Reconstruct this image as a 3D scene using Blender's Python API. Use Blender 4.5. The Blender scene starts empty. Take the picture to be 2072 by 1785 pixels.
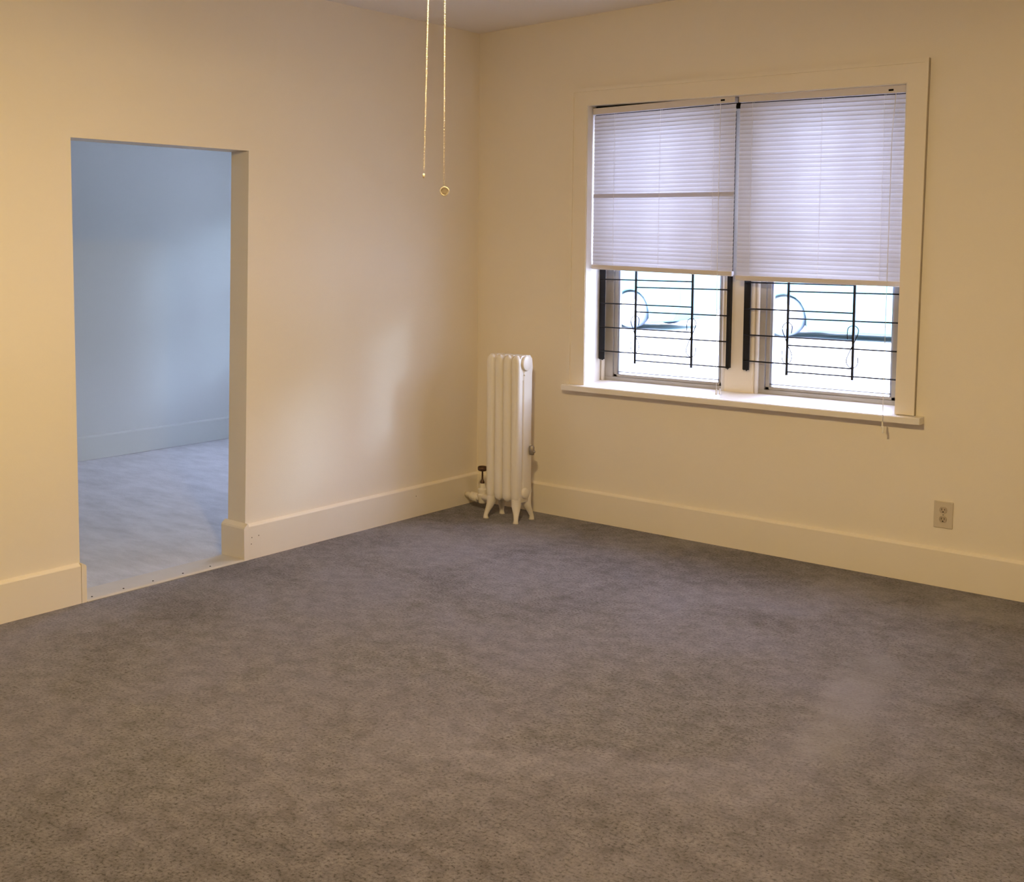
import bpy, bmesh, math, random
from mathutils import Vector, Matrix
random.seed(7)
PI = math.pi
scene = bpy.context.scene
C = bpy.context.collection

# ------------------------------------------------------------------ camera
cam_data = bpy.data.cameras.new('camera')
cam = bpy.data.objects.new('camera', cam_data)
C.objects.link(cam)
scene.camera = cam
cam_data.sensor_fit = 'HORIZONTAL'
cam_data.sensor_width = 36.0
cam_data.lens = 2379.08 / 2072 * 36.0
cam_data.shift_x = 335.657 / 2072
cam_data.shift_y = -219.462 / 2072
cam_data.clip_start = 0.05
cam_data.clip_end = 300
YAW, PITCH, ROLL = -0.76198, -0.07459, -0.00146
fwd = Vector((math.sin(YAW) * math.cos(PITCH), math.cos(YAW) * math.cos(PITCH), math.sin(PITCH)))
r0 = Vector((math.cos(YAW), -math.sin(YAW), 0))
u0 = r0.cross(fwd)
rv = math.cos(ROLL) * r0 + math.sin(ROLL) * u0
uv = -math.sin(ROLL) * r0 + math.cos(ROLL) * u0
m3 = Matrix((rv, uv, -fwd)).transposed()
cam.matrix_world = Matrix.Translation((4.35677, -5.72924, 1.57002)) @ m3.to_4x4()

# ------------------------------------------------------------------ view, world
scene.view_settings.view_transform = 'Standard'
scene.view_settings.look = 'None'
scene.view_settings.gamma = 1
scene.view_settings.use_curve_mapping = False
scene.view_settings.exposure = -0.02
scene.cycles.use_denoising = True
scene.cycles.max_bounces = 10
scene.cycles.diffuse_bounces = 7
scene.cycles.transparent_max_bounces = 12
scene.cycles.sample_clamp_indirect = 6.0
scene.cycles.caustics_reflective = False
scene.cycles.caustics_refractive = False

SKY_STRENGTH = 21.0
world = bpy.data.worlds.new('overcast_sky')
scene.world = world
world.use_nodes = True
wt = world.node_tree
wt.nodes.clear()
wo = wt.nodes.new('ShaderNodeOutputWorld')
wb = wt.nodes.new('ShaderNodeBackground')
wtc = wt.nodes.new('ShaderNodeTexCoord')
wsep = wt.nodes.new('ShaderNodeSeparateXYZ')
wr = wt.nodes.new('ShaderNodeValToRGB')
wr.color_ramp.elements[0].position = 0.10
wr.color_ramp.elements[0].color = (0.13, 0.15, 0.19, 1)
wr.color_ramp.elements[1].position = 0.36
wr.color_ramp.elements[1].color = (0.64, 0.68, 1.0, 1)
wt.links.new(wtc.outputs['Generated'], wsep.inputs[0])
wt.links.new(wsep.outputs['Z'], wr.inputs[0])
wt.links.new(wr.outputs[0], wb.inputs['Color'])
wb.inputs['Strength'].default_value = SKY_STRENGTH
wt.links.new(wb.outputs[0], wo.inputs[0])

# low pale daylight slanting in past the jambs from the right
sun_d = bpy.data.lights.new('low_daylight', 'SUN')
sun_d.energy = 0.8
sun_d.color = (0.58, 0.76, 1.0)
sun_d.angle = math.radians(7)
sun = bpy.data.objects.new('low_daylight', sun_d)
C.objects.link(sun)
sun.rotation_euler = Vector((-1, -0.82, -0.31)).to_track_quat('-Z', 'Y').to_euler()

LAMP_POS = (2.49, -3.45, 2.43)
LAMP_POWER = 71.0
LAMP_COLOR = (1.0, 0.735, 0.345)


# ------------------------------------------------------------------ materials
def nodes_of(name):
    m = bpy.data.materials.new(name)
    m.use_nodes = True
    nt = m.node_tree
    b = nt.nodes['Principled BSDF']
    return m, nt, b


def paint(name, col, rough=0.5, bump=0.0, scale=180.0, spec=0.3, mottle=0.0, mscale=3.0, metal=0.0):
    m, nt, b = nodes_of(name)
    b.inputs['Base Color'].default_value = (*col, 1)
    b.inputs['Roughness'].default_value = rough
    b.inputs['Specular IOR Level'].default_value = spec
    b.inputs['Metallic'].default_value = metal
    tc = nt.nodes.new('ShaderNodeTexCoord')
    if bump > 0:
        n = nt.nodes.new('ShaderNodeTexNoise')
        n.inputs['Scale'].default_value = scale
        n.inputs['Detail'].default_value = 3
        bp = nt.nodes.new('ShaderNodeBump')
        bp.inputs['Strength'].default_value = bump
        bp.inputs['Distance'].default_value = 0.002
        nt.links.new(tc.outputs['Object'], n.inputs['Vector'])
        nt.links.new(n.outputs['Fac'], bp.inputs['Height'])
        nt.links.new(bp.outputs['Normal'], b.inputs['Normal'])
    if mottle > 0:
        n2 = nt.nodes.new('ShaderNodeTexNoise')
        n2.inputs['Scale'].default_value = mscale
        n2.inputs['Detail'].default_value = 5
        mx = nt.nodes.new('ShaderNodeMix')
        mx.data_type = 'RGBA'
        mx.inputs['A'].default_value = (*[c * (1 - mottle) for c in col], 1)
        mx.inputs['B'].default_value = (*[min(1, c * (1 + mottle)) for c in col], 1)
        nt.links.new(tc.outputs['Object'], n2.inputs['Vector'])
        nt.links.new(n2.outputs['Fac'], mx.inputs['Factor'])
        nt.links.new(mx.outputs['Result'], b.inputs['Base Color'])
    return m


M_WALL = paint('cream_wall_paint', (0.84, 0.775, 0.665), 0.55, 0.25, 260, 0.25, 0.02, 2.5)
M_TRIM = paint('cream_gloss_trim', (0.84, 0.775, 0.665), 0.42, 0.12, 60, 0.3, 0.02, 6)
M_CEIL = paint('white_ceiling_paint', (0.86, 0.83, 0.80), 0.7, 0.3, 160, 0.2)
M_SILL = paint('white_sill_paint', (0.82, 0.78, 0.72), 0.24, 0.06, 60, 0.6)
M_FRAME = paint('grimy_window_frame', (0.36, 0.33, 0.28), 0.5, 0.2, 80, 0.4, 0.12, 14)
M_ALU = paint('aluminium_storm_frame', (0.36, 0.40, 0.50), 0.45, 0, 1, 0.4, 0.1, 20, 0.1)
M_BLACK = paint('chipped_black_iron_paint', (0.006, 0.006, 0.008), 0.6, 0.3, 120, 0.3)
M_RAD = paint('cream_radiator_enamel', (0.80, 0.75, 0.66), 0.28, 0.15, 45, 0.5)
M_BRONZE = paint('dark_bronze', (0.10, 0.055, 0.035), 0.4, 0.1, 90, 0.5, 0.3, 30, 0.7)
M_GREY = paint('dull_nickel', (0.35, 0.31, 0.27), 0.4, 0, 1, 0.5, 0.1, 20, 0.8)
M_PLATE = paint('beige_outlet_plastic', (0.62, 0.55, 0.44), 0.35, 0, 1, 0.4)
M_SOCK = paint('worn_outlet_face', (0.46, 0.38, 0.29), 0.4, 0, 1, 0.4, 0.3, 160)
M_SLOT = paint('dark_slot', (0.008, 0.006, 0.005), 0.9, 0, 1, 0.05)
M_NAIL = paint('dark_nail_hole', (0.10, 0.06, 0.03), 0.8)
M_CHAIN = paint('pale_brass_chain', (0.93, 0.83, 0.66), 0.3, 0, 1, 0.6, 0, 1, 0.3)
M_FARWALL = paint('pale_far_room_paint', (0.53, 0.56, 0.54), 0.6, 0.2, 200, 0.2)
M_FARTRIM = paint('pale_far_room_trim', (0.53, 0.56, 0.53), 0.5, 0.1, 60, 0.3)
M_CORD = paint('white_cord', (0.82, 0.80, 0.76), 0.6)
M_RAIL = paint('white_blind_rail', (0.70, 0.66, 0.66), 0.4, 0, 1, 0.4)
M_FAN = paint('white_fan_enamel', (0.80, 0.78, 0.74), 0.35, 0, 1, 0.5)
M_TIRE = paint('black_tyre_rubber', (0.20, 0.23, 0.28), 0.8)
M_HUB = paint('silver_wheel_cover', (0.85, 0.88, 0.9), 0.35, 0, 1, 0.5, 0, 1, 0.2)
M_CARWIN = paint('dark_car_glass', (0.06, 0.09, 0.11), 0.1, 0, 1, 0.6)


def mat_glass():
    m = bpy.data.materials.new('window_glass')
    m.use_nodes = True
    nt = m.node_tree
    nt.nodes.clear()
    o = nt.nodes.new('ShaderNodeOutputMaterial')
    t = nt.nodes.new('ShaderNodeBsdfTransparent')
    t.inputs['Color'].default_value = (0.95, 0.98, 0.98, 1)
    g = nt.nodes.new('ShaderNodeBsdfGlossy')
    g.inputs['Roughness'].default_value = 0.02
    lw = nt.nodes.new('ShaderNodeLayerWeight')
    lw.inputs['Blend'].default_value = 0.5
    pw = nt.nodes.new('ShaderNodeMath')
    pw.operation = 'POWER'
    pw.inputs[1].default_value = 4
    nt.links.new(lw.outputs['Facing'], pw.inputs[0])
    f = nt.nodes.new('ShaderNodeMath')
    f.operation = 'MULTIPLY_ADD'
    f.inputs[1].default_value = 0.6
    f.inputs[2].default_value = 0.03
    nt.links.new(pw.outputs[0], f.inputs[0])
    mx = nt.nodes.new('ShaderNodeMixShader')
    nt.links.new(f.outputs[0], mx.inputs[0])
    nt.links.new(t.outputs[0], mx.inputs[1])
    nt.links.new(g.outputs[0], mx.inputs[2])
    nt.links.new(mx.outputs[0], o.inputs[0])
    return m


def mat_slat():
    m = bpy.data.materials.new('translucent_vinyl_slat')
    m.use_nodes = True
    nt = m.node_tree
    nt.nodes.clear()
    o = nt.nodes.new('ShaderNodeOutputMaterial')
    d = nt.nodes.new('ShaderNodeBsdfDiffuse')
    d.inputs['Color'].default_value = (0.54, 0.53, 0.57, 1)
    t = nt.nodes.new('ShaderNodeBsdfTranslucent')
    t.inputs['Color'].default_value = (0.74, 0.71, 0.74, 1)
    mx = nt.nodes.new('ShaderNodeMixShader')
    mx.inputs[0].default_value = 0.15
    nt.links.new(d.outputs[0], mx.inputs[1])
    nt.links.new(t.outputs[0], mx.inputs[2])
    nt.links.new(mx.outputs[0], o.inputs[0])
    return m


def mat_carpet():
    m, nt, b = nodes_of('brown_grey_carpet_pile')
    L = nt.links.new
    N = nt.nodes.new
    tc = N('ShaderNodeTexCoord')
    b.inputs['Roughness'].default_value = 0.95
    b.inputs['Specular IOR Level'].default_value = 0.1
    b.inputs['Sheen Weight'].default_value = 0.25
    b.inputs['Sheen Roughness'].default_value = 0.5
    fine = N('ShaderNodeTexNoise'); fine.inputs['Scale'].default_value = 92; fine.inputs['Detail'].default_value = 5; fine.inputs['Roughness'].default_value = 0.72
    mid = N('ShaderNodeTexNoise'); mid.inputs['Scale'].default_value = 13; mid.inputs['Detail'].default_value = 5; mid.inputs['Roughness'].default_value = 0.65
    big = N('ShaderNodeTexNoise'); big.inputs['Scale'].default_value = 1.6; big.inputs['Detail'].default_value = 4; big.inputs['Distortion'].default_value = 0.8
    for n in (fine, mid, big):
        L(tc.outputs['Object'], n.inputs['Vector'])
    # pile laid over by feet and vacuum: smooth paler swaths against ruffled ones
    ruf = N('ShaderNodeMapRange'); ruf.inputs['From Min'].default_value = 0.38; ruf.inputs['From Max'].default_value = 0.62
    L(big.outputs['Fac'], ruf.inputs['Value'])
    ramp = N('ShaderNodeValToRGB')
    e = ramp.color_ramp.elements
    e[0].position = 0.37; e[0].color = (0.028, 0.022, 0.023, 1)
    e[1].position = 0.72; e[1].color = (0.275, 0.265, 0.305, 1)
    k = e.new(0.465); k.color = (0.178, 0.162, 0.196, 1)
    L(fine.outputs['Fac'], ramp.inputs[0])
    tint = N('ShaderNodeMix'); tint.data_type = 'RGBA'; tint.blend_type = 'MULTIPLY'; tint.inputs['Factor'].default_value = 1
    mr = N('ShaderNodeValToRGB')
    mr.color_ramp.elements[0].position = 0.34; mr.color_ramp.elements[0].color = (0.60, 0.58, 0.57, 1)
    mr.color_ramp.elements[1].position = 0.66; mr.color_ramp.elements[1].color = (1.20, 1.19, 1.19, 1)
    L(mid.outputs['Fac'], mr.inputs[0])
    L(ramp.outputs[0], tint.inputs['A']); L(mr.outputs[0], tint.inputs['B'])
    smooth = N('ShaderNodeMix'); smooth.data_type = 'RGBA'
    smooth.inputs['A'].default_value = (0.205, 0.195, 0.235, 1)
    sm = N('ShaderNodeMapRange'); sm.inputs['To Min'].default_value = 0.65; sm.inputs['To Max'].default_value = 1.0
    L(ruf.outputs[0], sm.inputs['Value']); L(sm.outputs[0], smooth.inputs['Factor'])
    L(tint.outputs['Result'], smooth.inputs['B'])
    # one long scuffed streak pressed into the pile, running towards the window wall
    sep = N('ShaderNodeSeparateXYZ'); L(tc.outputs['Object'], sep.inputs[0])

    def math_(op, a, c=None):
        q = N('ShaderNodeMath'); q.operation = op
        for i, v in enumerate((a, c)):
            if v is None:
                continue
            if isinstance(v, (int, float)):
                q.inputs[i].default_value = v
            else:
                L(v, q.inputs[i])
        return q.outputs[0]
    # segment (2.80,-1.10) -> (2.95,-2.15)
    ax, ay, bx_, by_ = 2.78, -1.10, 2.99, -2.25
    ln = math.hypot(bx_ - ax, by_ - ay); dx, dy = (bx_ - ax) / ln, (by_ - ay) / ln
    px = math_('SUBTRACT', sep.outputs['X'], ax); py = math_('SUBTRACT', sep.outputs['Y'], ay)
    along = math_('ADD', math_('MULTIPLY', px, dx), math_('MULTIPLY', py, dy))
    perp = math_('ADD', math_('MULTIPLY', px, -dy), math_('MULTIPLY', py, dx))
    wob = math_('MULTIPLY', math_('SUBTRACT', mid.outputs['Fac'], 0.5), 0.12)
    dperp = math_('ABSOLUTE', math_('ADD', perp, wob))
    over = math_('MAXIMUM', math_('SUBTRACT', math_('ABSOLUTE', math_('SUBTRACT', along, ln / 2)), ln / 2 - 0.12), 0)
    dist = math_('SQRT', math_('ADD', math_('MULTIPLY', dperp, dperp), math_('MULTIPLY', over, over)))
    mask = N('ShaderNodeMapRange'); mask.interpolation_type = 'SMOOTHSTEP'
    mask.inputs['From Min'].default_value = 0.13; mask.inputs['From Max'].default_value = 0.03
    L(dist, mask.inputs['Value'])
    st = N('ShaderNodeMix'); st.data_type = 'RGBA'
    L(math_('MULTIPLY', mask.outputs[0], 0.4), st.inputs['Factor'])
    L(smooth.outputs['Result'], st.inputs['A']); st.inputs['B'].default_value = (0.30, 0.285, 0.335, 1)
    L(st.outputs['Result'], b.inputs['Base Color'])
    bp = N('ShaderNodeBump'); bp.inputs['Distance'].default_value = 0.012
    bs = N('ShaderNodeMapRange'); bs.inputs['To Min'].default_value = 0.4; bs.inputs['To Max'].default_value = 0.95
    L(ruf.outputs[0], bs.inputs['Value'])
    L(bs.outputs[0], bp.inputs['Strength'])
    hsum = math_('ADD', fine.outputs['Fac'], math_('MULTIPLY', mid.outputs['Fac'], 0.9))
    L(hsum, bp.inputs['Height'])
    L(bp.outputs['Normal'], b.inputs['Normal'])
    return m


def mat_far_floor():
    m, nt, b = nodes_of('pale_grey_scuffed_flooring')
    L = nt.links.new
    N = nt.nodes.new
    tc = N('ShaderNodeTexCoord')
    mp = N('ShaderNodeMapping'); mp.inputs['Scale'].default_value = (1, 2.2, 1)
    n1 = N('ShaderNodeTexNoise'); n1.inputs['Scale'].default_value = 3.5; n1.inputs['Detail'].default_value = 8; n1.inputs['Roughness'].default_value = 0.7
    L(tc.outputs['Object'], mp.inputs['Vector']); L(mp.outputs[0], n1.inputs['Vector'])
    r = N('ShaderNodeValToRGB')
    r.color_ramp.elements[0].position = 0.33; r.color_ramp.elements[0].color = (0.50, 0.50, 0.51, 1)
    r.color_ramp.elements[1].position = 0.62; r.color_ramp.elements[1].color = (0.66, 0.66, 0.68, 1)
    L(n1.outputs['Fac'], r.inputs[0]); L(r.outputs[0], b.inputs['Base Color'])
    b.inputs['Roughness'].default_value = 0.6
    n2 = N('ShaderNodeTexNoise'); n2.inputs['Scale'].default_value = 90; n2.inputs['Detail'].default_value = 3
    L(tc.outputs['Object'], n2.inputs['Vector'])
    bp = N('ShaderNodeBump'); bp.inputs['Strength'].default_value = 0.3; bp.inputs['Distance'].default_value = 0.004
    L(n2.outputs['Fac'], bp.inputs['Height']); L(bp.outputs['Normal'], b.inputs['Normal'])
    return m


def mat_emit(name, col, s):
    m = bpy.data.materials.new(name)
    m.use_nodes = True
    nt = m.node_tree
    nt.nodes.clear()
    o = nt.nodes.new('ShaderNodeOutputMaterial')
    e = nt.nodes.new('ShaderNodeEmission')
    e.inputs['Color'].default_value = (*col, 1)
    e.inputs['Strength'].default_value = s
    nt.links.new(e.outputs[0], o.inputs[0])
    return m


M_GLASS = mat_glass()
M_SLAT = mat_slat()
M_CARPET = mat_carpet()
M_FARFLOOR = mat_far_floor()
M_GROUND = paint('pale_concrete', (0.62, 0.63, 0.62), 0.9, 0.3, 20, 0.1, 0.06, 0.6)
M_CAR = paint('teal_car_paint', (0.125, 0.31, 0.33), 0.35, 0, 1, 0.5)
M_SHADE = paint('frosted_glass_shade', (0.85, 0.80, 0.72), 0.4)
M_THRESH = paint('worn_threshold_paint', (0.60, 0.56, 0.50), 0.45, 0.2, 50, 0.4, 0.08, 10)


# ------------------------------------------------------------------ mesh helpers
def obj(name, bm, mat, parent=None, smooth=False, bevel=0.0, loc=None, seg=2):
    bmesh.ops.recalc_face_normals(bm, faces=bm.faces)
    me = bpy.data.meshes.new(name)
    bm.to_mesh(me)
    bm.free()
    me.materials.append(mat)
    if smooth:
        for p in me.polygons:
            p.use_smooth = True
    o = bpy.data.objects.new(name, me)
    C.objects.link(o)
    if parent:
        o.parent = parent
    if loc:
        o.location = loc
    if bevel > 0:
        md = o.modifiers.new('bevel', 'BEVEL')
        md.width = bevel
        md.segments = seg
        md.limit_method = 'ANGLE'
        md.angle_limit = 0.6
    return o


def tag(o, label=None, cat=None, group=None, kind=None):
    if label: o['label'] = label
    if cat: o['category'] = cat
    if group: o['group'] = group
    if kind: o['kind'] = kind
    return o


def struct(name, bm, mat, bevel=0.0, label=None, cat=None, smooth=False):
    o = obj(name, bm, mat, None, smooth, bevel)
    return tag(o, label, cat, None, 'structure')


def empty(name, loc):
    o = bpy.data.objects.new(name, None)
    o.empty_display_size = 0.1
    o.location = loc
    C.objects.link(o)
    return o


def B():
    return bmesh.new()


def box(bm, x0, x1, y0, y1, z0, z1):
    vs = [bm.verts.new((x, y, z)) for z in (z0, z1) for (x, y) in ((x0, y0), (x1, y0), (x1, y1), (x0, y1))]
    for f in ((3, 2, 1, 0), (4, 5, 6, 7), (0, 1, 5, 4), (1, 2, 6, 5), (2, 3, 7, 6), (3, 0, 4, 7)):
        bm.faces.new([vs[i] for i in f])
    return bm


def prism(bm, pts, axis, a, b):
    """pts: 2-D outline in the plane across `axis`; extruded from a to b along it"""
    def mk(p, t):
        if axis == 'x': return (t, p[0], p[1])
        if axis == 'y': return (p[0], t, p[1])
        return (p[0], p[1], t)
    A = [bm.verts.new(mk(p, a)) for p in pts]
    Bv = [bm.verts.new(mk(p, b)) for p in pts]
    n = len(pts)
    bm.faces.new(A)
    bm.faces.new(Bv[::-1])
    for i in range(n):
        j = (i + 1) % n
        bm.faces.new((A[i], Bv[i], Bv[j], A[j]))
    return bm


def tube(bm, pts, r, n=8, cap=True):
    pts = [Vector(p) for p in pts]
    rs = r if isinstance(r, (list, tuple)) else [r] * len(pts)
    rings = []
    prev = None
    for i, p in enumerate(pts):
        if i == 0: t = pts[1] - p
        elif i == len(pts) - 1: t = p - pts[i - 1]
        else: t = (pts[i + 1] - pts[i - 1])
        t.normalize()
        if prev is None:
            a = Vector((0, 0, 1)) if abs(t.z) < 0.9 else Vector((1, 0, 0))
            s = t.cross(a).normalized()
        else:
            s = (prev - t * prev.dot(t)).normalized()
        prev = s
        w = t.cross(s)
        rings.append([bm.verts.new(p + (s * math.cos(2 * PI * k / n) + w * math.sin(2 * PI * k / n)) * rs[i]) for k in range(n)])
    for a, b in zip(rings, rings[1:]):
        for k in range(n):
            bm.faces.new((a[k], a[(k + 1) % n], b[(k + 1) % n], b[k]))
    if cap:
        bm.faces.new(rings[0][::-1])
        bm.faces.new(rings[-1])
    return bm


def lathe(bm, prof, center, axis='z', n=24):
    """prof: (radius, t) along the axis"""
    cx, cy, cz = center
    rings = []
    for r, t in prof:
        ring = []
        for k in range(n):
            a = 2 * PI * k / n
            u, v = r * math.cos(a), r * math.sin(a)
            if axis == 'z': p = (cx + u, cy + v, cz + t)
            elif axis == 'x': p = (cx + t, cy + u, cz + v)
            else: p = (cx + u, cy + t, cz + v)
            ring.append(bm.verts.new(p))
        rings.append(ring)
    for a, b in zip(rings, rings[1:]):
        for k in range(n):
            bm.faces.new((a[k], a[(k + 1) % n], b[(k + 1) % n], b[k]))
    if prof[0][0] > 1e-6: bm.faces.new(rings[0][::-1])
    if prof[-1][0] > 1e-6: bm.faces.new(rings[-1])
    return bm


def curve_pts(pts, k=4):
    """Catmull-Rom through the points"""
    P = [Vector(p) for p in pts]
    P = [P[0] * 2 - P[1]] + P + [P[-1] * 2 - P[-2]]
    out = []
    for i in range(1, len(P) - 2):
        for j in range(k):
            t = j / k
            a, b, c, d = P[i - 1], P[i], P[i + 1], P[i + 2]
            out.append(0.5 * ((2 * b) + (c - a) * t + (2 * a - 5 * b + 4 * c - d) * t * t + (3 * b - a - 3 * c + d) * t ** 3))
    out.append(P[-2])
    return out


# ------------------------------------------------------------------ room shell
RX, RY, H = 5.25, -7.15, 2.84            # main room: x 0..RX, y RY..0
TW = 0.13                                # partition thickness
FX0, FY0, FY1 = -2.90, -4.3, 1.25        # far room: x FX0..-TW
DL_T, DL_B, DR_T, DR_B, DZ = -2.869, -2.862, -1.852, -1.900, 2.03

bm = B(); box(bm, -0.02, RX + 0.1, RY - 0.1, 0.0, -0.08, 0.0)
struct('floor', bm, M_CARPET, label='brown grey cut-pile carpet covering the main room', cat='floor')
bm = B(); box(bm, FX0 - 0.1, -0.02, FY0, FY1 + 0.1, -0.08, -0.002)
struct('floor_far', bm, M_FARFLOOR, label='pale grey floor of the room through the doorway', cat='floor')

# partition with the doorway
bm = B()
prism(bm, [(RY - 0.1, 0), (DL_B, 0), (DL_T, DZ), (RY - 0.1, DZ)], 'x', -TW, 0)
prism(bm, [(DR_B, 0), (0.0, 0), (0.0, DZ), (DR_T, DZ)], 'x', -TW, 0)
prism(bm, [(RY - 0.1, DZ), (0.0, DZ), (0.0, H + 0.1), (RY - 0.1, H + 0.1)], 'x', -TW, 0)
box(bm, -TW, 0, 0.0, FY1 + 0.1, 0, H + 0.1)
struct('wall_left', bm, M_WALL)

# window wall, opening OX0..OX1, OZ0..zt
OX0, OX1, OZ0 = 0.765, 2.452, 0.745
OZT0, OZT1 = 2.342, 2.306
WT = 0.27
bm = B()
box(bm, 0.0, OX0, 0, WT, 0, H + 0.1)
box(bm, OX1, RX + 0.1, 0, WT, 0, H + 0.1)
box(bm, OX0, OX1, 0, WT, 0, OZ0)
prism(bm, [(OX0, OZT0), (OX1, OZT1), (OX1, H + 0.1), (OX0, H + 0.1)], 'y', 0, WT)
struct('wall_right', bm, M_WALL)
bm = B(); box(bm, -0.0, RX + 0.1, RY - 0.1, RY, 0, H + 0.1)
struct('wall_back', bm, M_WALL)
bm = B(); box(bm, RX, RX + 0.1, RY, 0, 0, H + 0.1)
struct('wall_near', bm, M_WALL)

# ceiling; it rises very slightly away from the corner, as in the old house
bm = B()
vs = [bm.verts.new(v) for v in ((0, 0, 2.828), (RX, 0, 2.90), (RX, RY, 2.93), (0, RY, 2.86))]
ws = [bm.verts.new(v) for v in ((0, 0, 2.98), (RX, 0, 2.98), (RX, RY, 2.98), (0, RY, 2.98))]
bm.faces.new(vs); bm.faces.new(ws[::-1])
for i in range(4):
    j = (i + 1) % 4
    bm.faces.new((vs[i], vs[j], ws[j], ws[i]))
struct('ceiling', bm, M_CEIL)

# far room
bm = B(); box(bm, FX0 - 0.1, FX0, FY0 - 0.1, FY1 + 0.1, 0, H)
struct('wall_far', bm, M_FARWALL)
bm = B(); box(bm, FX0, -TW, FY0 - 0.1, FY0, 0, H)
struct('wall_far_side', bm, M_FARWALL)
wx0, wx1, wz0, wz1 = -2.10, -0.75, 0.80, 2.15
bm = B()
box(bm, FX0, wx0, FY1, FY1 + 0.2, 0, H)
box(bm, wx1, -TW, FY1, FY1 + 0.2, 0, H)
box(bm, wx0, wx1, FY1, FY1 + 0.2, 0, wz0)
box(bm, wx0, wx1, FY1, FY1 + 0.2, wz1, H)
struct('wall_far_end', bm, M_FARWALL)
bm = B(); box(bm, FX0 - 0.1, -TW, FY0 - 0.1, FY1 + 0.2, H, H + 0.1)
struct('ceiling_far', bm, M_CEIL)
wf = tag(empty('window_3', (-1.35, FY1 + 0.1, wz0)), kind='structure')
bm = B()
for x0, x1, z0, z1 in ((wx0, wx0 + 0.05, wz0, wz1), (wx1 - 0.05, wx1, wz0, wz1), (wx0, wx1, wz0, wz0 + 0.05), (wx0, wx1, wz1 - 0.05, wz1), (wx0, wx1, 1.46, 1.50), (-1.38, -1.32, wz0, wz1)):
    box(bm, x0 + 1.35, x1 + 1.35, -0.02, 0.03, z0 - wz0, z1 - wz0)
obj('window_frame', bm, M_FARTRIM, wf)
bm = B(); box(bm, wx0 + 1.35, wx1 + 1.35, 0.0, 0.004, 0, wz1 - wz0)
obj('window_pane', bm, M_GLASS, wf)

# ------------------------------------------------------------------ baseboards
BH = 0.172
def base_prof(o, s, z0=0.0, h=BH, t=0.02):
    """profile of a plain board with a softly sloped cap; o = wall face, s = outward sign"""
    return [(o, z0), (o + s * t, z0), (o + s * t, h - 0.006), (o + s * (t - 0.003), h - 0.002), (o + s * 0.003, h + 0.005), (o, h + 0.006)]

def board(name, axis, o, s, a, b, mat=M_TRIM, h=BH):
    bm = B()
    if axis == 'y':     # runs along y, profile in x,z
        prism(bm, base_prof(o, s, h=h), 'y', a, b)
    else:               # runs along x
        A = [(p[0], p[1]) for p in base_prof(o, s, h=h)]
        prism(bm, A, 'x', a, b)
    return struct(name, bm, mat)

board('baseboard_left', 'y', 0, 1, DR_B + 0.012, -0.0)
board('baseboard_left', 'y', 0, 1, RY, DL_B - 0.008)
board('baseboard_right', 'x', 0, -1, 0.02, RX)
board('baseboard_near', 'y', RX, -1, RY, 0)
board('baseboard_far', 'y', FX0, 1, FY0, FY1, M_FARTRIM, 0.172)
# the blocks that turn into the doorway
bm = B()
prism(bm, [(DR_B, 0), (DR_B - 0.022, 0), (DR_B - 0.022, BH - 0.012), (DR_B - 0.018, BH - 0.004), (DR_B + 0.004, BH + 0.012), (DR_B + 0.010, BH + 0.004), (DR_B + 0.010, 0)], 'x', -TW - 0.022, 0.022)
o = struct('baseboard_doorway', bm, M_TRIM)
bm = B()
prism(bm, [(DL_B, 0), (DL_B + 0.020, 0), (DL_B + 0.020, BH - 0.012), (DL_B + 0.016, BH - 0.004), (DL_B - 0.002, BH + 0.006), (DL_B - 0.006, BH + 0.004), (DL_B - 0.006, 0)], 'x', -TW - 0.022, 0.021)
struct('baseboard_doorway', bm, M_TRIM)
# threshold strip
bm = B()
prism(bm, [(-0.145, -0.004), (0.024, -0.004), (0.026, 0.003), (0.016, 0.009), (-0.028, 0.010), (-0.032, 0.0065), (-0.138, 0.0065), (-0.145, 0.001)], 'y', DL_B + 0.020, DR_B - 0.022)
th = struct('trim_1', bm, M_THRESH, label='pale threshold strip across the foot of the doorway', cat='trim')
for y in (-2.80, -2.63, -2.464, -2.288, -2.12):
    bm = B(); lathe(bm, [(0.0045, 0.0), (0.0045, 0.0012), (0.002, 0.0022)], (-0.004, y, 0.0095), 'z', 10)
    obj('screw', bm, M_SLOT, th)
# nail holes by the doorway
bm = B()
for y, z in ((-1.869, 0.11), (-1.823, 0.113), (-1.873, 0.078), (-0.6, 0.12)):
    lathe(bm, [(0.0028, 0.0), (0.0028, 0.0008)], (0.0197, y, z), 'x', 8)
tag(obj('nail', bm, M_NAIL), None, None, None, 'structure').name = 'trim_5'

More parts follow.
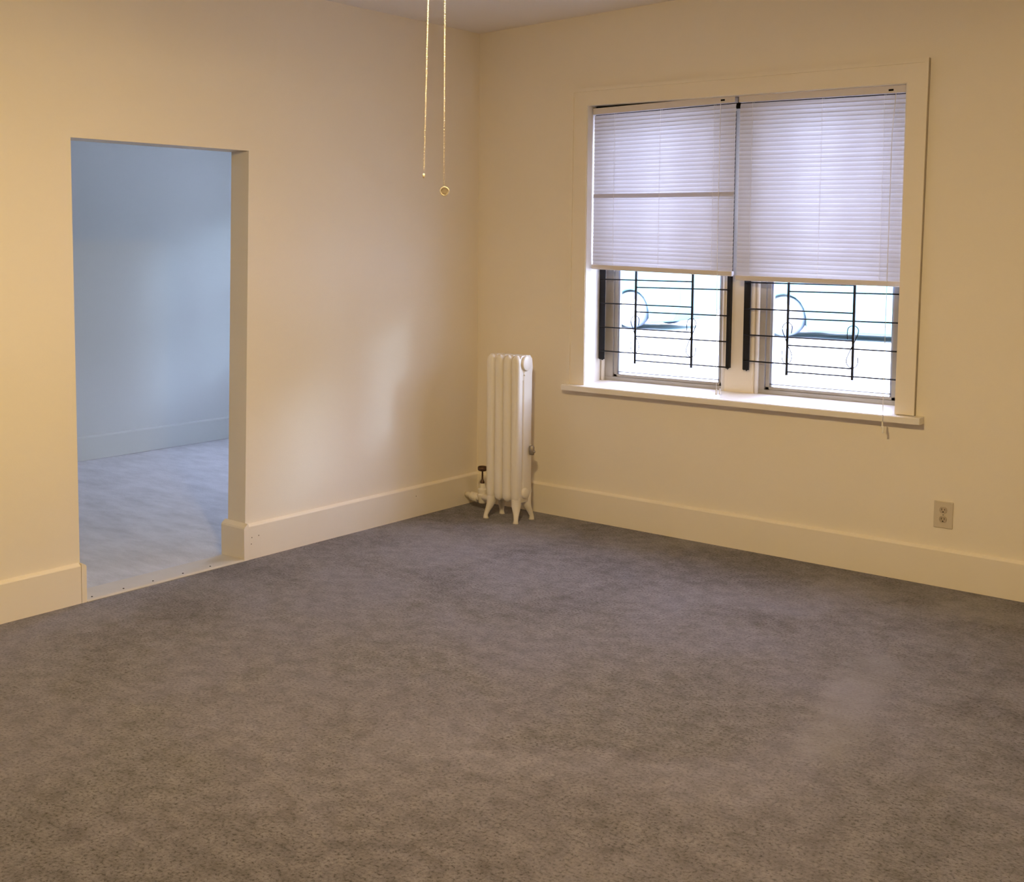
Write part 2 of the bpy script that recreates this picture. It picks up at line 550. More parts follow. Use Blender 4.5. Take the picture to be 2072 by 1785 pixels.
# ------------------------------------------------------------------ window trim
CX0, CX1 = 0.662, 2.548
def casing():
    bm = B()
    y0, y1 = -0.02, 0.0
    zl, zr = 2.436, 2.408                      # outer head
    il, ir = OZT0, OZT1
    sl, sr = 0.770, 0.778
    # flat boards
    prism(bm, [(CX0, sl), (OX0, sl), (OX0 - 0.004, il), (CX0, zl)], 'y', y0, y1)
    prism(bm, [(OX1 - 0.004, sr), (CX1 - 0.012, sr), (CX1, zr), (OX1 + 0.006, ir)], 'y', y0, y1)
    prism(bm, [(OX0 - 0.004, il), (OX1 + 0.006, ir), (CX1, zr), (CX0, zl)], 'y', y0, y1)
    # raised back-band along the outer edge
    w, d = 0.018, 0.028
    prism(bm, [(CX0 - 0.006, sl), (CX0 + w - 0.006, sl), (CX0 + w, zl - w), (CX0, zl)], 'y', -d, 0)
    prism(bm, [(CX1 - 0.012 - w, sr), (CX1 - 0.012, sr), (CX1, zr), (CX1 - w, zr - w)], 'y', -d, 0)
    prism(bm, [(CX0, zl), (CX0 + w, zl - w), (CX1 - w, zr - w), (CX1, zr)], 'y', -d, 0)
    return bm
struct('trim_2', casing(), M_TRIM, 0.0, 'cream painted wooden casing around the double window', 'window casing')

# jamb liners + head liner
bm = B()
box(bm, OX0 - 0.006, OX0 + 0.002, -0.015, 0.17, 0.76, OZT0)
box(bm, OX1 - 0.002, OX1 + 0.006, -0.015, 0.17, 0.76, OZT1)
prism(bm, [(OX0, OZT0 - 0.004), (OX1, OZT1 - 0.004), (OX1, OZT1 + 0.004), (OX0, OZT0 + 0.004)], 'y', -0.015, 0.17)
# added dark strip behind the headrails, standing in for shade in the gaps
rs = tag(obj('headrail_shade_strip', prism(B(), [(OX0, OZT0 - 0.064), (OX1, OZT1 - 0.058), (OX1, OZT1 - 0.001), (OX0, OZT0 - 0.001)], 'y', 0.068, 0.074), M_SLOT), None, None, None, 'structure')
struct('trim_3', bm, M_SILL, label='pale window reveal lining inside the casing', cat='window reveal')

# stool / sill
bm = B()
SP = 0.064
prism(bm, [(-SP, 0.743), (-SP, 0.7695), (-SP + 0.004, 0.7735), (0.0, 0.7765), (0.175, 0.795), (0.175, 0.743)], 'x', OX0, OX1)
prism(bm, [(-SP, 0.743), (-SP, 0.7695), (-SP + 0.004, 0.7735), (0.0, 0.7765), (0.0, 0.743)], 'x', 0.645, OX0)
prism(bm, [(-SP, 0.743), (-SP, 0.7695), (-SP + 0.004, 0.7735), (0.0, 0.7765), (0.0, 0.743)], 'x', OX1, 2.573)
struct('trim_4', bm, M_SILL, 0.0, 'white painted window sill under the double window', 'window sill')

# mullion post between the two sashes
MX0, MX1 = 1.523, 1.676
bm = B(); prism(bm, [(MX0, 0.15), (MX1 - 0.004, 0.15), (MX1 + 0.006, 0.156), (MX1 + 0.010, 0.17), (MX1 + 0.010, 0.262), (MX0 - 0.004, 0.262), (MX0 - 0.004, 0.156)], 'z', 0.785, 2.325)
struct('trim_6', bm, M_TRIM, 0.002, 'cream mullion post between the two sashes', 'mullion')

def window(idx, x0, x1, gx0, gx1, zt):
    """double-hung unit between x0..x1 with the glass gx0..gx1"""
    w = tag(empty('window_%d' % idx, ((x0 + x1) / 2, 0.19, 0.785)), kind='structure')
    ox, oy, oz = w.location
    def put(bm):
        for v in bm.verts: v.co -= Vector((ox, oy, oz))
        return bm
    zs, zg = 0.785, 0.846
    bm = B()
    f = 0.040                                      # outer frame width
    fx0, fx1 = gx0 - 0.060, gx1 + 0.060
    box(bm, x0, gx0 - 0.034, 0.166, 0.215, zs, zt)
    box(bm, gx1 + 0.036, x1, 0.166, 0.215, zs, zt)
    box(bm, x0, x1, 0.166, 0.215, zt - 0.05, zt)
    box(bm, x0, x1, 0.163, 0.215, zs, zs + 0.030)
    obj('window_frame', put(bm), M_FRAME, w, bevel=0.002)
    # rounded stops against the jamb
    bm = B()
    tube(bm, [(x0 + 0.012, 0.158, zs + 0.005), (x0 + 0.012, 0.158, zt)], 0.011, 10)
    tube(bm, [(x1 - 0.012, 0.158, zs + 0.005), (x1 - 0.012, 0.158, zt)], 0.011, 10)
    obj('window_stop', put(bm), M_TRIM, w, smooth=True)
    # lower sash
    bm = B()
    box(bm, gx0 - 0.030, gx0 - 0.010, 0.172, 0.200, zs + 0.03, 1.58)
    box(bm, gx1 + 0.010, gx1 + 0.032, 0.172, 0.200, zs + 0.03, 1.58)
    box(bm, gx0 - 0.030, gx1 + 0.032, 0.172, 0.200, zs + 0.03, zs + 0.046)
    box(bm, gx0 - 0.030, gx1 + 0.032, 0.172, 0.200, 1.545, 1.585)
    obj('sash', put(bm), M_FRAME, w, bevel=0.0015)
    # upper sash, set further out
    bm = B()
    box(bm, gx0 - 0.030, gx0 - 0.002, 0.202, 0.226, 1.55, zt - 0.02)
    box(bm, gx1 + 0.004, gx1 + 0.032, 0.202, 0.226, 1.55, zt - 0.02)
    box(bm, gx0 - 0.030, gx1 + 0.032, 0.202, 0.226, 1.55, 1.585)
    box(bm, gx0 - 0.030, gx1 + 0.032, 0.202, 0.226, zt - 0.06, zt - 0.02)
    obj('sash', put(bm), M_FRAME, w, bevel=0.0015)
    # thin metal storm frame and bright ledge
    bm = B()
    t = 0.010
    box(bm, gx0 - t, gx0, 0.178, 0.1995, zs + 0.044, 1.55)
    box(bm, gx1, gx1 + t + 0.001, 0.178, 0.1995, zs + 0.044, 1.55)
    box(bm, gx0 - t, gx1 + t, 0.178, 0.196, zg - 0.004, zg + 0.001)
    obj('storm_frame', put(bm), M_ALU, w)
    bm = B()
    prism(bm, [(0.175, 0.829), (0.175, 0.831), (0.27, 0.826), (0.27, 0.800), (0.215, 0.800)], 'x', gx0 - 0.03, gx1 + 0.03)
    obj('outer_sill', put(bm), M_SILL, w)
    bm = B(); box(bm, gx0 - 0.005, gx1 + 0.005, 0.186, 0.189, zg - 0.004, 1.56)
    obj('window_pane', put(bm), M_GLASS, w)
    bm = B(); box(bm, gx0 - 0.005, gx1 + 0.005, 0.213, 0.216, 1.56, zt - 0.03)
    obj('window_pane', put(bm), M_GLASS, w)
    return w
window(1, OX0 + 0.003, MX0 + 0.002, 0.873, 1.474, 2.325)
window(2, MX1 + 0.008, OX1, 1.768, 2.356, 2.305)

# ------------------------------------------------------------------ window guards
rowsA = [0.9635, 1.0995, 1.2355, 1.372, 1.508, 1.644, 1.780, 1.916, 2.052]
rowsB = [0.922, 1.0575, 1.194, 1.331, 1.4675, 1.604, 1.740, 1.876, 2.012]
YG = 0.120
scroll_left = [(1.905, 1.119), (1.909, 1.152), (1.898, 1.169), (1.883, 1.173), (1.868, 1.165), (1.858, 1.147), (1.861, 1.125), (1.872, 1.10),
               (1.886, 1.061), (1.902, 1.031), (1.910, 1.002), (1.903, 0.976), (1.888, 0.965), (1.870, 0.969), (1.860, 0.989), (1.859, 1.029)]
scroll_right = [(2.177, 1.104), (2.176, 1.14), (2.18, 1.16), (2.194, 1.17), (2.213, 1.171), (2.228, 1.155), (2.226, 1.131), (2.215, 1.101),
                (2.202, 1.074), (2.186, 1.037), (2.175, 1.005), (2.178, 0.983), (2.193, 0.967), (2.212, 0.966), (2.228, 0.984), (2.229, 1.018)]

def guard(bx0, bx1, v1, v2, label, leftw, rightw):
    zt = 2.26
    ox = (bx0 + bx1) / 2
    g = empty('window_guard', (ox, YG, 0.9))
    tag(g, label, 'window guard', 'black iron window guards')
    def put(bm):
        for v in bm.verts: v.co -= Vector((ox, YG, 0.9))
        return bm
    # angle-iron mounting bars: a flat leg facing the room and a return leg
    for s, x, w in ((1, bx0, leftw), (-1, bx1, rightw)):
        bm = B()
        a, b = (x, x + w) if s > 0 else (x - w, x)
        outline = [(a, 0.917), (a + w * 0.25, 0.9135), (a + w * 0.45, 0.916), (a + w * 0.6, 0.909), (a + w * 0.8, 0.915), (b, 0.916), (b, zt), (a, zt)]
        prism(bm, outline, 'y', YG + 0.004, YG + 0.009)
        xx = (a, a + 0.004) if s > 0 else (b - 0.004, b)
        box(bm, xx[0], xx[1], YG + 0.009, YG + 0.029, 0.918, zt)
        obj('mounting_bar', put(bm), M_BLACK, g)
    for x in (v1, v2):
        bm = B(); box(bm, x - 0.0055, x + 0.0055, YG - 0.004, YG + 0.004, 0.904, zt - 0.02)
        obj('vertical_bar', put(bm), M_BLACK, g)
    for i, (za, zb) in enumerate(zip(rowsA, rowsB)):
        bm = B(); tube(bm, [(bx0 + 0.004, YG + 0.002, za), (v2, YG + 0.002, za - 0.003)], 0.0036, 8)
        obj('crossbar', put(bm), M_BLACK, g, smooth=True)
        bm = B(); tube(bm, [(v1, YG + 0.002, zb), (bx1 - 0.004, YG + 0.002, zb)], 0.0036, 8)
        obj('crossbar', put(bm), M_BLACK, g, smooth=True)
    for base, sx, x in ((scroll_left, 1.883, v1), (scroll_right, 2.203, v2)):
        for k in (0, 4, 7):
            bm = B()
            dz = rowsB[k] - rowsB[0] + (0 if k == 0 else 0)
            tube(bm, curve_pts([(px - sx + x, YG - 0.006, pz + dz) for px, pz in base], 4), 0.0021, 6)
            obj('scroll', put(bm), M_BLACK, g, smooth=True)
    return g
guard(0.772, 1.558, 1.0065, 1.347, 'black iron guard of thin crossbars inside the left sash of the window', 0.036, 0.018)
guard(1.634, 2.430, 1.871, 2.198, 'black iron guard with open scrolls inside the right sash of the window', 0.034, 0.026)

# ------------------------------------------------------------------ mini blinds
def blind(x0, x1, ztl, ztr, zbl, zbr, label, odd, cords, cord_fn):
    ox, oy = (x0 + x1) / 2, 0.045
    oz = (ztl + ztr) / 2
    bl = empty('mini_blind', (ox, oy, oz))
    tag(bl, label, 'window blind', 'white mini blinds')
    def put(bm):
        for v in bm.verts: v.co -= Vector((ox, oy, oz))
        return bm
    hh = 0.034
    bm = B()
    prism(bm, [(x0, ztl - hh), (x1, ztr - hh), (x1, ztr), (x0, ztl)], 'y', 0.026, 0.030)
    prism(bm, [(x0, ztl - hh), (x1, ztr - hh), (x1, ztr - hh + 0.003), (x0, ztl - hh + 0.003)], 'y', 0.030, 0.060)
    prism(bm, [(x0, ztl - hh), (x1, ztr - hh), (x1, ztr - 0.004), (x0, ztl - 0.004)], 'y', 0.060, 0.063)
    for xx, zz in ((x0, ztl), (x1 - 0.003, ztr)):
        box(bm, xx, xx + 0.003, 0.026, 0.063, zz - hh, zz - 0.002)
    hr = obj('headrail', put(bm), M_RAIL, bl, bevel=0.0012)
    # little tilter slot in the headrail
    tx = x1 - 0.066
    tz = ztr - 0.018
    bm = B(); box(bm, tx - 0.011, tx + 0.011, 0.0245, 0.027, tz - 0.005, tz + 0.004)
    obj('tilter', put(bm), M_SLOT, hr).matrix_parent_inverse = Matrix.Translation((0, 0, 0))
    # slats
    bm = B()
    pitch = 0.0218
    w = 0.0240
    ztop = (ztl + ztr) / 2 - hh - 0.014
    zbot = (zbl + zbr) / 2 + 0.030
    n = int(round((ztop - zbot) / pitch))
    again = 0
    for i in list(range(n + 1)) + ([odd] if odd else []):
        f = i / n
        if i == odd:
            again += 1
        zl = (ztl - hh - 0.0175) * (1 - f) + (zbl + 0.027) * f
        zr = (ztr - hh - 0.0175) * (1 - f) + (zbr + 0.026) * f
        tilt = math.radians(78 + random.uniform(-1.5, 1.5) - (5 if f > 0.6 else 0) * (f - 0.6))
        if again == 2:                     # one spare slat has slipped down over its neighbour
            zl -= 0.009; zr -= 0.009
        nx = 6
        rows = []
        ph = random.uniform(0, 6)
        for a in range(nx + 1):
            x = x0 + 0.002 + (x1 - x0 - 0.004) * a / nx
            z = zl + (zr - zl) * a / nx + 0.0005 * math.sin(ph + a)
            row = []
            for j in range(5):
                s = (j / 4 - 0.5)
                bow = 0.0013 * (1 - 4 * s * s)
                # upper edge leans to the glass, lower edge to the room
                dy = s * w * math.cos(tilt) - bow * math.sin(tilt)
                dz = s * w * math.sin(tilt) + bow * math.cos(tilt)
                row.append(bm.verts.new((x, 0.045 + dy - (0.0035 if again == 2 else 0), z + dz)))
            rows.append(row)
        for a in range(nx):
            for j in range(4):
                bm.faces.new((rows[a][j], rows[a + 1][j], rows[a + 1][j + 1], rows[a][j + 1]))
    obj('slats', put(bm), M_SLAT, bl, smooth=True)
    # bottom rail
    bm = B()
    prism(bm, [(x0, zbl - 0.003), (x1, zbr - 0.003), (x1, zbr + 0.017), (x0, zbl + 0.017)], 'y', 0.031, 0.057)
    prism(bm, [(x0 + 0.002, zbl - 0.009), (x1 - 0.002, zbr - 0.009), (x1 - 0.002, zbr - 0.002), (x0 + 0.002, zbl - 0.002)], 'y', 0.034, 0.054)
    obj('bottom_rail', put(bm), M_RAIL, bl, bevel=0.002)
    for x in cords:
        f = (x - x0) / (x1 - x0)
        bm = B()
        for yy in (0.037, 0.054):
            tube(bm, [(x, yy, ztl * (1 - f) + ztr * f - hh), (x, yy, zbl * (1 - f) + zbr * f + 0.012)], 0.0006, 5)
        obj('ladder_cord', put(bm), M_CORD, bl)
    pts, tas = cord_fn
    bm = B(); tube(bm, pts, 0.0013, 6)
    lc = obj('lift_cord', put(bm), M_CORD, bl, smooth=True)
    for (tx, ty, tz) in tas:
        bm = B(); lathe(bm, [(0.002, 0.0), (0.0035, -0.004), (0.0045, -0.022), (0.006, -0.030), (0.003, -0.032)], (tx, ty, tz), 'z', 12)
        obj('tassel', put(bm), M_CORD, lc, smooth=True)
    return bl

blind(0.772, 1.607, 2.326, 2.326, 1.440, 1.413, 'white mini blind lowered over the left half of the window', 20,
      (0.905, 1.183, 1.490),
      ([(1.530, 0.024, 2.30), (1.531, 0.022, 2.0), (1.532, 0.020, 1.55), (1.535, 0.018, 1.39), (1.546, 0.012, 0.90), (1.548, 0.010, 0.818)],
       [(1.548, 0.010, 0.818), (1.562, 0.022, 0.820)]))
blind(1.626, 2.436, 2.323, 2.302, 1.393, 1.378, 'white mini blind lowered over the right half of the window', None,
      (1.696, 2.048, 2.339),
      ([(2.394, 0.024, 2.28), (2.384, 0.016, 2.08), (2.392, -0.01, 1.70), (2.400, -0.035, 1.37), (2.411, -0.068, 0.90), (2.413, -0.071, 0.775), (2.4135, -0.072, 0.745)],
       [(2.4135, -0.072, 0.745), (2.418, -0.073, 0.722)]))

# ------------------------------------------------------------------ radiator
rad = empty('radiator', (0.43, -0.235, 0))
tag(rad, 'cream cast-iron column radiator standing in the corner beside the window', 'radiator')
RO = Vector((0.43, -0.235, 0))
def rput(bm):
    for v in bm.verts: v.co -= RO
    return bm
SXS = [0.352, 0.409, 0.466, 0.523]
YF, YB = -0.352, -0.192            # front and back faces
ZB, ZT = 0.112, 0.948
def col_profile(bm, x, yc, ry, rx, z0, z1, flat, nseg=32):
    """an upright flattened tube with rounded shoulders"""
    zs = [(z0, 0.25), (z0 + 0.008, 0.62), (z0 + 0.022, 0.9), (z0 + 0.045, 1.0), ((z0 + z1) / 2, 0.97), (z1 - 0.045, 1.0), (z1 - 0.022, 0.9), (z1 - 0.008, 0.62), (z1, 0.25)]
    rings = []
    for z, k in zs:
        ring = []
        for a in range(nseg):
            t = 2 * PI * a / nseg
            c, s = math.cos(t), math.sin(t)
            e = 0.22 if s * flat > 0 else 0.85
            ec = e if s * flat > 0 else 0.85
            ring.append(bm.verts.new((x + rx * k * math.copysign(abs(c) ** ec, c), yc + ry * k * math.copysign(abs(s) ** e, s), z)))
        rings.append(ring)
    for a, b in zip(rings, rings[1:]):
        for i in range(nseg):
            bm.faces.new((a[i], a[(i + 1) % nseg], b[(i + 1) % nseg], b[i]))
    bm.faces.new(rings[0][::-1]); bm.faces.new(rings[-1])

for i, x in enumerate(SXS):
    bm = B()
    rx = 0.0275
    col_profile(bm, x, YF + 0.0245, 0.0245, rx, ZB, ZT, 1)
    col_profile(bm, x, YB - 0.0520, 0.0520, rx, ZB, ZT, -1)
    # header and footer that join the two columns
    def link(z0, z1):
        yc = (YF + YB) / 2
        pts = []
        prof = [(YF + 0.02, z0 + 0.02), (YF + 0.04, z0), (YB - 0.04, z0), (YB - 0.02, z0 + 0.02), (YB - 0.012, (z0 + z1) / 2), (YB - 0.02, z1 - 0.02), (YB - 0.04, z1), (YF + 0.04, z1), (YF + 0.02, z1 - 0.02), (YF + 0.012, (z0 + z1) / 2)]
        prism(bm, prof, 'x', x - rx * 0.86, x + rx * 0.86)
    link(ZT - 0.140, ZT - 0.001)
    link(ZB + 0.001, ZB + 0.115)
    # push-nipple bosses joining to the neighbour
    if i < 3:
        for z in (ZT - 0.055, ZB + 0.06):
            lathe(bm, [(0.034, 0), (0.034, SXS[1] - SXS[0])], (x, (YF + YB) / 2 - 0.01, z), 'x', 20)
    obj('section', rput(bm), M_RAD, rad, smooth=True, bevel=0.005, seg=3)
# plugs on the end section
for z, r in ((0.903, 0.043), (0.165, 0.030)):
    bm = B(); lathe(bm, [(r, -0.01), (r, 0.006), (r * 0.9, 0.012), (r * 0.3, 0.016)], (SXS[3] + 0.027, -0.278, z), 'x', 28)
    obj('plug', rput(bm), M_RAD, rad, smooth=True, bevel=0.001)
bm = B(); lathe(bm, [(0.005, 0), (0.005, 0.006), (0.002, 0.009)], (SXS[3] + 0.024, -0.290, 0.838), 'x', 10)
obj('plug', rput(bm), M_RAD, rad, smooth=True)
# legs: curved, flaring feet on the two end sections
def leg(x, yf, sy, sx):
    bm = B()
    segs = [(0.160, 0.0, 0.026, 0.027), (0.125, 0.0, 0.030, 0.027), (0.095, 0.0, 0.029, 0.026), (0.070, 0.002, 0.023, 0.021), (0.045, 0.006, 0.016, 0.016), (0.020, 0.011, 0.012, 0.013), (0.007, 0.014, 0.014, 0.015), (0.0, 0.015, 0.016, 0.017)]
    rings = []
    for z, off, ry, rx in segs:
        yc = yf + sy * (ry - off)
        xc = x + sx * ((0.027 - rx) + off * 0.5)
        rings.append([bm.verts.new((xc + rx * math.cos(2 * PI * k / 16), yc + ry * math.sin(2 * PI * k / 16), z)) for k in range(16)])
    for a, b in zip(rings, rings[1:]):
        for k in range(16):
            bm.faces.new((a[k], a[(k + 1) % 16], b[(k + 1) % 16], b[k]))
    bm.faces.new(rings[0][::-1]); bm.faces.new(rings[-1])
    obj('leg', rput(bm), M_RAD, rad, smooth=True)
for x, sx in ((SXS[0], -1), (SXS[3], 1)):
    leg(x, YF + 0.002, 1, sx)
    leg(x, YB - 0.002, -1, sx)
# air vent on the last section
bm = B()
lathe(bm, [(0.004, 0), (0.004, 0.012), (0.009, 0.012), (0.009, 0.03), (0.006, 0.034)], (SXS[3] + 0.024, -0.226, 0.398), 'x', 14)
lathe(bm, [(0.013, -0.030), (0.015, -0.022), (0.015, 0.014), (0.011, 0.022), (0.004, 0.025)], (SXS[3] + 0.040, -0.230, 0.410), 'z', 16)
obj('air_vent', rput(bm), M_GREY, rad, smooth=True, bevel=0.001)
# valve at the far side: body, stem, handwheel, supply pipe
VX, VY = 0.205, -0.215
bm = B()
lathe(bm, [(0.016, 0.045), (0.022, 0.050), (0.026, 0.075), (0.030, 0.085), (0.030, 0.098), (0.024, 0.105), (0.027, 0.118), (0.027, 0.130), (0.018, 0.138), (0.016, 0.165)], (VX, VY, 0), 'z', 20)
tube(bm, [(VX, VY, 0.085), (0.262, VY - 0.02, 0.088), (0.300, VY - 0.03, 0.10)], [0.022, 0.020, 0.024], 16)
vb = obj('valve', rput(bm), M_RAD, rad, smooth=True, bevel=0.001)
bm = B()
lathe(bm, [(0.012, 0.160), (0.013, 0.172), (0.009, 0.182), (0.0055, 0.190), (0.005, 0.235), (0.008, 0.240)], (VX, VY, 0), 'z', 14)
o = obj('valve_stem', rput(bm), M_BRONZE, vb, smooth=True)
bm = B()
lathe(bm, [(0.010, 0.236), (0.024, 0.240), (0.028, 0.246), (0.028, 0.260), (0.024, 0.265), (0.022, 0.262), (0.012, 0.258), (0.004, 0.262)], (VX, VY, 0), 'z', 24)
o = obj('handwheel', rput(bm), M_BRONZE, vb, smooth=True)
o['label'] = 'dark bronze valve handwheel'
bm = B()
tube(bm, curve_pts([(VX, VY, 0.075), (0.175, -0.215, 0.072), (0.135, -0.19, 0.066), (0.085, -0.155, 0.063), (0.024, -0.130, 0.060)], 4), 0.017, 14)
lathe(bm, [(0.020, -0.018), (0.027, -0.012), (0.027, 0.012), (0.020, 0.018)], (0.150, -0.205, 0.070), 'x', 18)
lathe(bm, [(0.020, -0.014), (0.026, -0.008), (0.026, 0.010), (0.020, 0.014)], (0.095, -0.165, 0.064), 'x', 18)
obj('supply_pipe', rput(bm), M_RAD, rad, smooth=True)

# ------------------------------------------------------------------ wall outlet
ol = empty('wall_outlet', (2.671, 0.0, 0.333))
tag(ol, 'beige duplex wall outlet low on the window wall above the baseboard', 'electrical outlet')
bm = B(); box(bm, -0.041, 0.041, -0.006, 0.0, -0.062, 0.062)
obj('cover_plate', bm, M_PLATE, ol, bevel=0.004)
for z in (0.0215, -0.0215):
    bm = B()
    pts = []
    for k in range(28):
        a = 2 * PI * k / 28
        pts.append((0.0165 * math.cos(a), z + max(-0.0145, min(0.0145, 0.0175 * math.sin(a)))))
    prism(bm, pts, 'y', -0.0085, -0.004)
    rc = obj('receptacle', bm, M_SOCK, ol, bevel=0.001)
    bm = B()
    box(bm, -0.0075, -0.0055, -0.0092, -0.006, z - 0.001, z + 0.008)
    box(bm, 0.0055, 0.0075, -0.0092, -0.006, z + 0.000, z + 0.007)
    lathe(bm, [(0.0028, -0.0092), (0.0028, -0.006)], (0, 0, z - 0.008), 'y', 12)
    obj('slot', bm, M_SLOT, rc)
bm = B(); lathe(bm, [(0.0015, -0.0078), (0.0032, -0.007), (0.0032, -0.005)], (0, 0, 0), 'y', 12)
obj('screw', bm, M_GREY, ol)

# ------------------------------------------------------------------ ceiling fan with light (its pull chains hang into view)
fx, fy, fz = LAMP_POS
CEIL_AT = 2.874
fan = empty('ceiling_fan', (2.49, -3.45, CEIL_AT))
tag(fan, 'ceiling fan light above the frame, its two beaded pull chains hanging into view', 'ceiling fan')
FO = Vector((2.49, -3.45, CEIL_AT))
def fput(bm):
    for v in bm.verts: v.co -= FO
    return bm
bm = B(); lathe(bm, [(0.065, 2.882), (0.065, 2.84), (0.03, 2.82), (0.016, 2.815)], (2.49, -3.45, 0), 'z', 28)
obj('canopy', fput(bm), M_FAN, fan, smooth=True)
bm = B(); lathe(bm, [(0.04, 2.815), (0.10, 2.80), (0.125, 2.77), (0.125, 2.70), (0.09, 2.67), (0.05, 2.665), (0.055, 2.64), (0.055, 2.59), (0.03, 2.57)], (2.49, -3.45, 0), 'z', 32)
obj('motor_housing', fput(bm), M_FAN, fan, smooth=True)
for k in range(5):
    a = 2 * PI * k / 5 + 0.3
    bm = B()
    d = Vector((math.cos(a), math.sin(a), 0)); n = Vector((-math.sin(a), math.cos(a), 0))
    outl = [(0.17, -0.045), (0.35, -0.058), (0.60, -0.065), (0.64, -0.045), (0.65, 0), (0.64, 0.045), (0.60, 0.065), (0.35, 0.058), (0.17, 0.045)]
    lo, hi = [], []
    for r, s in outl:
        p = Vector((2.49, -3.45, 2.715)) + d * r + n * s + Vector((0, 0, s * 0.2))
        lo.append(bm.verts.new(p)); hi.append(bm.verts.new(p + Vector((0, 0, 0.007))))
    bm.faces.new(lo[::-1]); bm.faces.new(hi)
    for i in range(len(lo)):
        j = (i + 1) % len(lo)
        bm.faces.new((lo[i], lo[j], hi[j], hi[i]))
    tube(bm, [Vector((2.49, -3.45, 2.705)) + d * 0.10, Vector((2.49, -3.45, 2.712)) + d * 0.22], 0.012, 8)
    obj('blade', fput(bm), M_FAN, fan)
for k in range(3):
    a = 2 * PI * k / 3 + 0.9
    d = Vector((math.cos(a), math.sin(a), 0))
    p = Vector((2.49, -3.45, 2.43)) + d * 0.085
    bm = B()
    tube(bm, [Vector((2.49, -3.45, 2.585)), Vector((2.49, -3.45, 2.57)) + d * 0.05, Vector((2.49, -3.45, 2.545)) + d * 0.08, p + Vector((0, 0, 0.075))], 0.008, 8)
    arm = obj('lamp_arm', fput(bm), M_FAN, fan, smooth=True)
    bm = B()
    lathe(bm, [(0.018, 0.08), (0.022, 0.05), (0.034, 0.03), (0.045, 0.0), (0.056, -0.03), (0.0535, -0.03), (0.0425, 0.0), (0.0315, 0.028), (0.018, 0.05)], p, 'z', 24)
    obj('lamp_shade', fput(bm), M_SHADE, arm, smooth=True)
    ld = bpy.data.lights.new('bulb_light', 'POINT')
    ld.energy = LAMP_POWER
    ld.color = LAMP_COLOR
    ld.shadow_soft_size = 0.026
    lo_ = bpy.data.objects.new('bulb_light', ld)
    lo_.location = p + Vector((0, 0, -0.024))
    C.objects.link(lo_)

def chain(p0, p1, name_label):
    p0, p1 = Vector(p0), Vector(p1)
    L = (p1 - p0).length
    n = int(L / 0.00375)
    bm = B()
    for i in range(n):
        f = i / n
        p = p0.lerp(p1, f)
        bmesh.ops.create_icosphere(bm, subdivisions=1, radius=0.0019, matrix=Matrix.Translation(p) @ Matrix.Diagonal((1.2, 1.2, 0.72, 1)))
    tube(bm, [p0, p1], 0.0004, 5)
    c = obj('pull_chain', fput(bm), M_CHAIN, fan, smooth=True)
    return c
c1 = chain((2.478, -3.454, 2.56), (2.4555, -3.454, 1.752), '')
bm = B(); lathe(bm, [(0.0012, 0.006), (0.0026, 0.005), (0.0026, -0.004), (0.0016, -0.006)], (2.4548, -3.454, 1.7415), 'z', 12)
obj('end_cap', fput(bm), M_CHAIN, c1, smooth=True)
c2 = chain((2.5205, -3.454, 2.56), (2.5198, -3.454, 1.716), '')
# medallion: a thin embossed disc turned to the corner of the room
bm = B()
lathe(bm, [(0.0020, -0.0022), (0.0080, -0.0022), (0.0092, -0.0030), (0.0112, -0.0030), (0.0118, -0.0015), (0.0118, 0.0015), (0.0112, 0.0030), (0.0092, 0.0030), (0.0080, 0.0022), (0.0020, 0.0022)], (0, 0, 0), 'y', 32)
box(bm, -0.005, 0.005, -0.0030, -0.0020, 0.0012, 0.0026)
box(bm, -0.006, 0.003, -0.0030, -0.0020, -0.0016, -0.0004)
box(bm, -0.004, 0.005, -0.0030, -0.0020, -0.0044, -0.0032)
box(bm, -0.0007, 0.0007, -0.0007, 0.0007, 0.011, 0.0165)
for v in bm.verts:
    v.co = Matrix.Rotation(math.radians(32), 3, 'Z') @ v.co
    v.co += Vector((2.5215, -3.454, 1.7005))
obj('medallion', fput(bm), M_CHAIN, c2)['label'] = 'small round embossed medallion'

# ------------------------------------------------------------------ outdoors
bm = B(); box(bm, -60, 60, WT, 80, -0.10, -0.02)
tag(obj('ground', bm, M_GROUND), 'pale concrete ground outside the window', 'ground', None, 'structure')

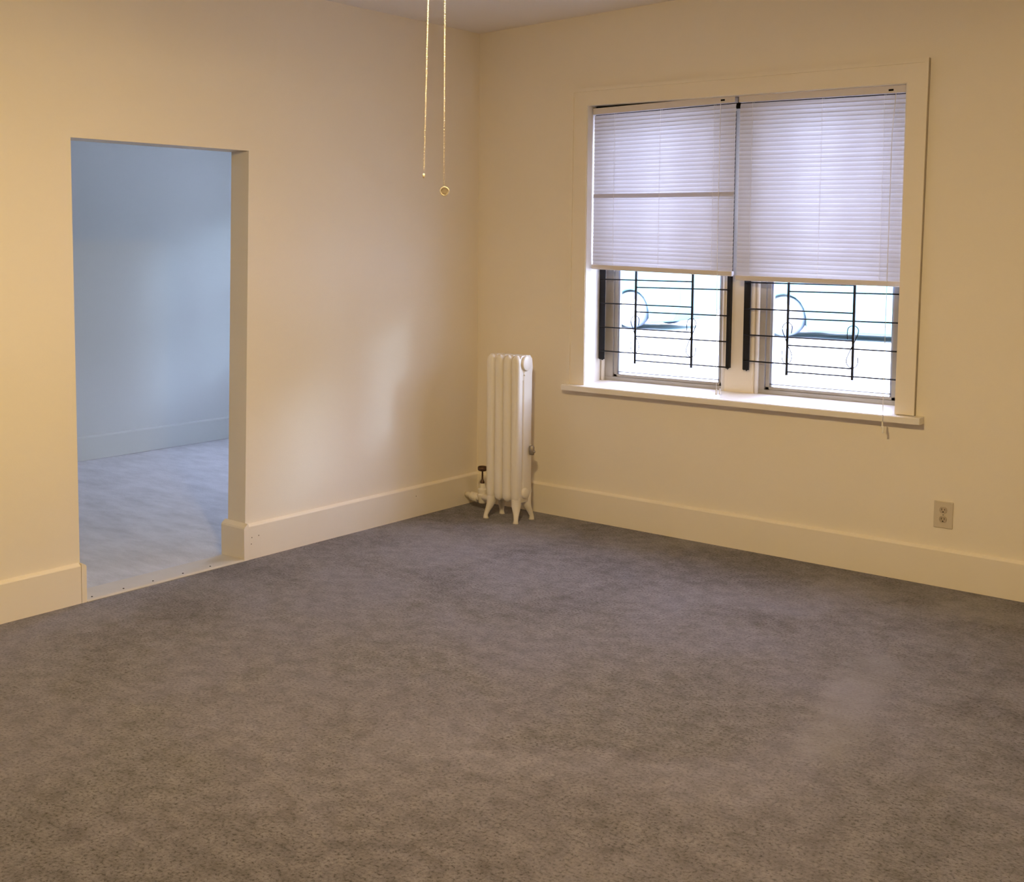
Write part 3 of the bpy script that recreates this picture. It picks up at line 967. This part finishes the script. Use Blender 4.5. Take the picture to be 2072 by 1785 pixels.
def car(name, x0, x1, y, wheels, label, cab):
    """side-on car: x0 rear .. x1 front, near side at y"""
    ox = (x0 + x1) / 2
    c = empty(name, (ox, y + 0.85, 0))
    tag(c, label, 'car', 'parked cars outside')
    def put(bm):
        for v in bm.verts: v.co -= Vector((ox, y + 0.85, 0))
        return bm
    L = x1 - x0
    top = [(0.0, 0.45), (0.01, 0.85), (0.03, 0.98), (0.17, 1.03), (0.27, 1.10), (0.36, 1.46), (0.50, 1.52), (0.74, 1.50), (0.88, 1.15), (0.985, 1.05), (1.0, 0.80), (1.0, 0.42)]
    low = []
    # lower edge with wheel arches, running back from x1 to x0
    for wx in sorted(wheels, reverse=True):
        for k in range(0, 13):
            a = PI * k / 12
            low.append((wx + 0.40 * math.cos(a), 0.10 + 0.62 * math.sin(a) ** 0.7))
    outl = [(x0 + f * L, z) for f, z in top] + [(x1 - 0.12, 0.16)] + low + [(x0 + 0.12, 0.16)]
    outl = [outl[0]] + outl[1:]
    bm = B()
    prism(bm, outl, 'y', y, y + 1.7)
    for v in bm.verts:
        if v.co.z > 1.2:
            v.co.y = y + 0.85 + (v.co.y - y - 0.85) * 0.78
        elif v.co.z > 0.95:
            v.co.y = y + 0.85 + (v.co.y - y - 0.85) * 0.94
    obj('body', put(bm), M_CAR, c, bevel=0.03, seg=3)
    bm = B()
    for f0, f1, g0, g1 in ((0.30, 0.375, 0.53, 0.53), (0.545, 0.545, 0.845, 0.73)):
        zb, zt_ = 1.13, 1.43
        prism(bm, [(x0 + f0 * L, zb), (x0 + g0 * L, zb), (x0 + g1 * L, zt_), (x0 + f1 * L, zt_)], 'y', y + 0.03, y + 0.16)
    obj('side_window', put(bm), M_CARWIN, c)
    for wx in wheels:
        for yy, s in ((y + 0.02, -1), (y + 1.68, 1)):
            bm = B()
            lathe(bm, [(0.22, -0.10), (0.31, -0.10), (0.34, -0.07), (0.34, 0.07), (0.31, 0.10), (0.22, 0.10)], (wx, yy - s * 0.10, 0.34), 'y', 36)
            w = obj('wheel', put(bm), M_TIRE, c, smooth=True)
            bm = B()
            lathe(bm, [(0.225, 0.0), (0.225, 0.02), (0.20, 0.03), (0.19, 0.015), (0.06, 0.015), (0.05, 0.035), (0.01, 0.035)], (wx, yy - 0.005 if s < 0 else yy - 0.03, 0.34), 'y', 36)
            for k in range(7):
                a = 2 * PI * k / 7
                tube(bm, [(wx + 0.05 * math.cos(a), yy + s * 0.006, 0.34 + 0.05 * math.sin(a)), (wx + 0.21 * math.cos(a), yy + s * 0.006, 0.34 + 0.21 * math.sin(a))], [0.022, 0.03], 6)
            obj('hubcap', put(bm), M_HUB, w)
    return c

car('car', -4.95, -0.35, 13.87, (-4.06, -1.36), 'teal car parked outside, its front wheel seen through the right sash', 0)
car('car', -10.6, -6.02, 13.95, (-9.7, -7.05), 'teal car parked further off, seen through the left sash', 0)
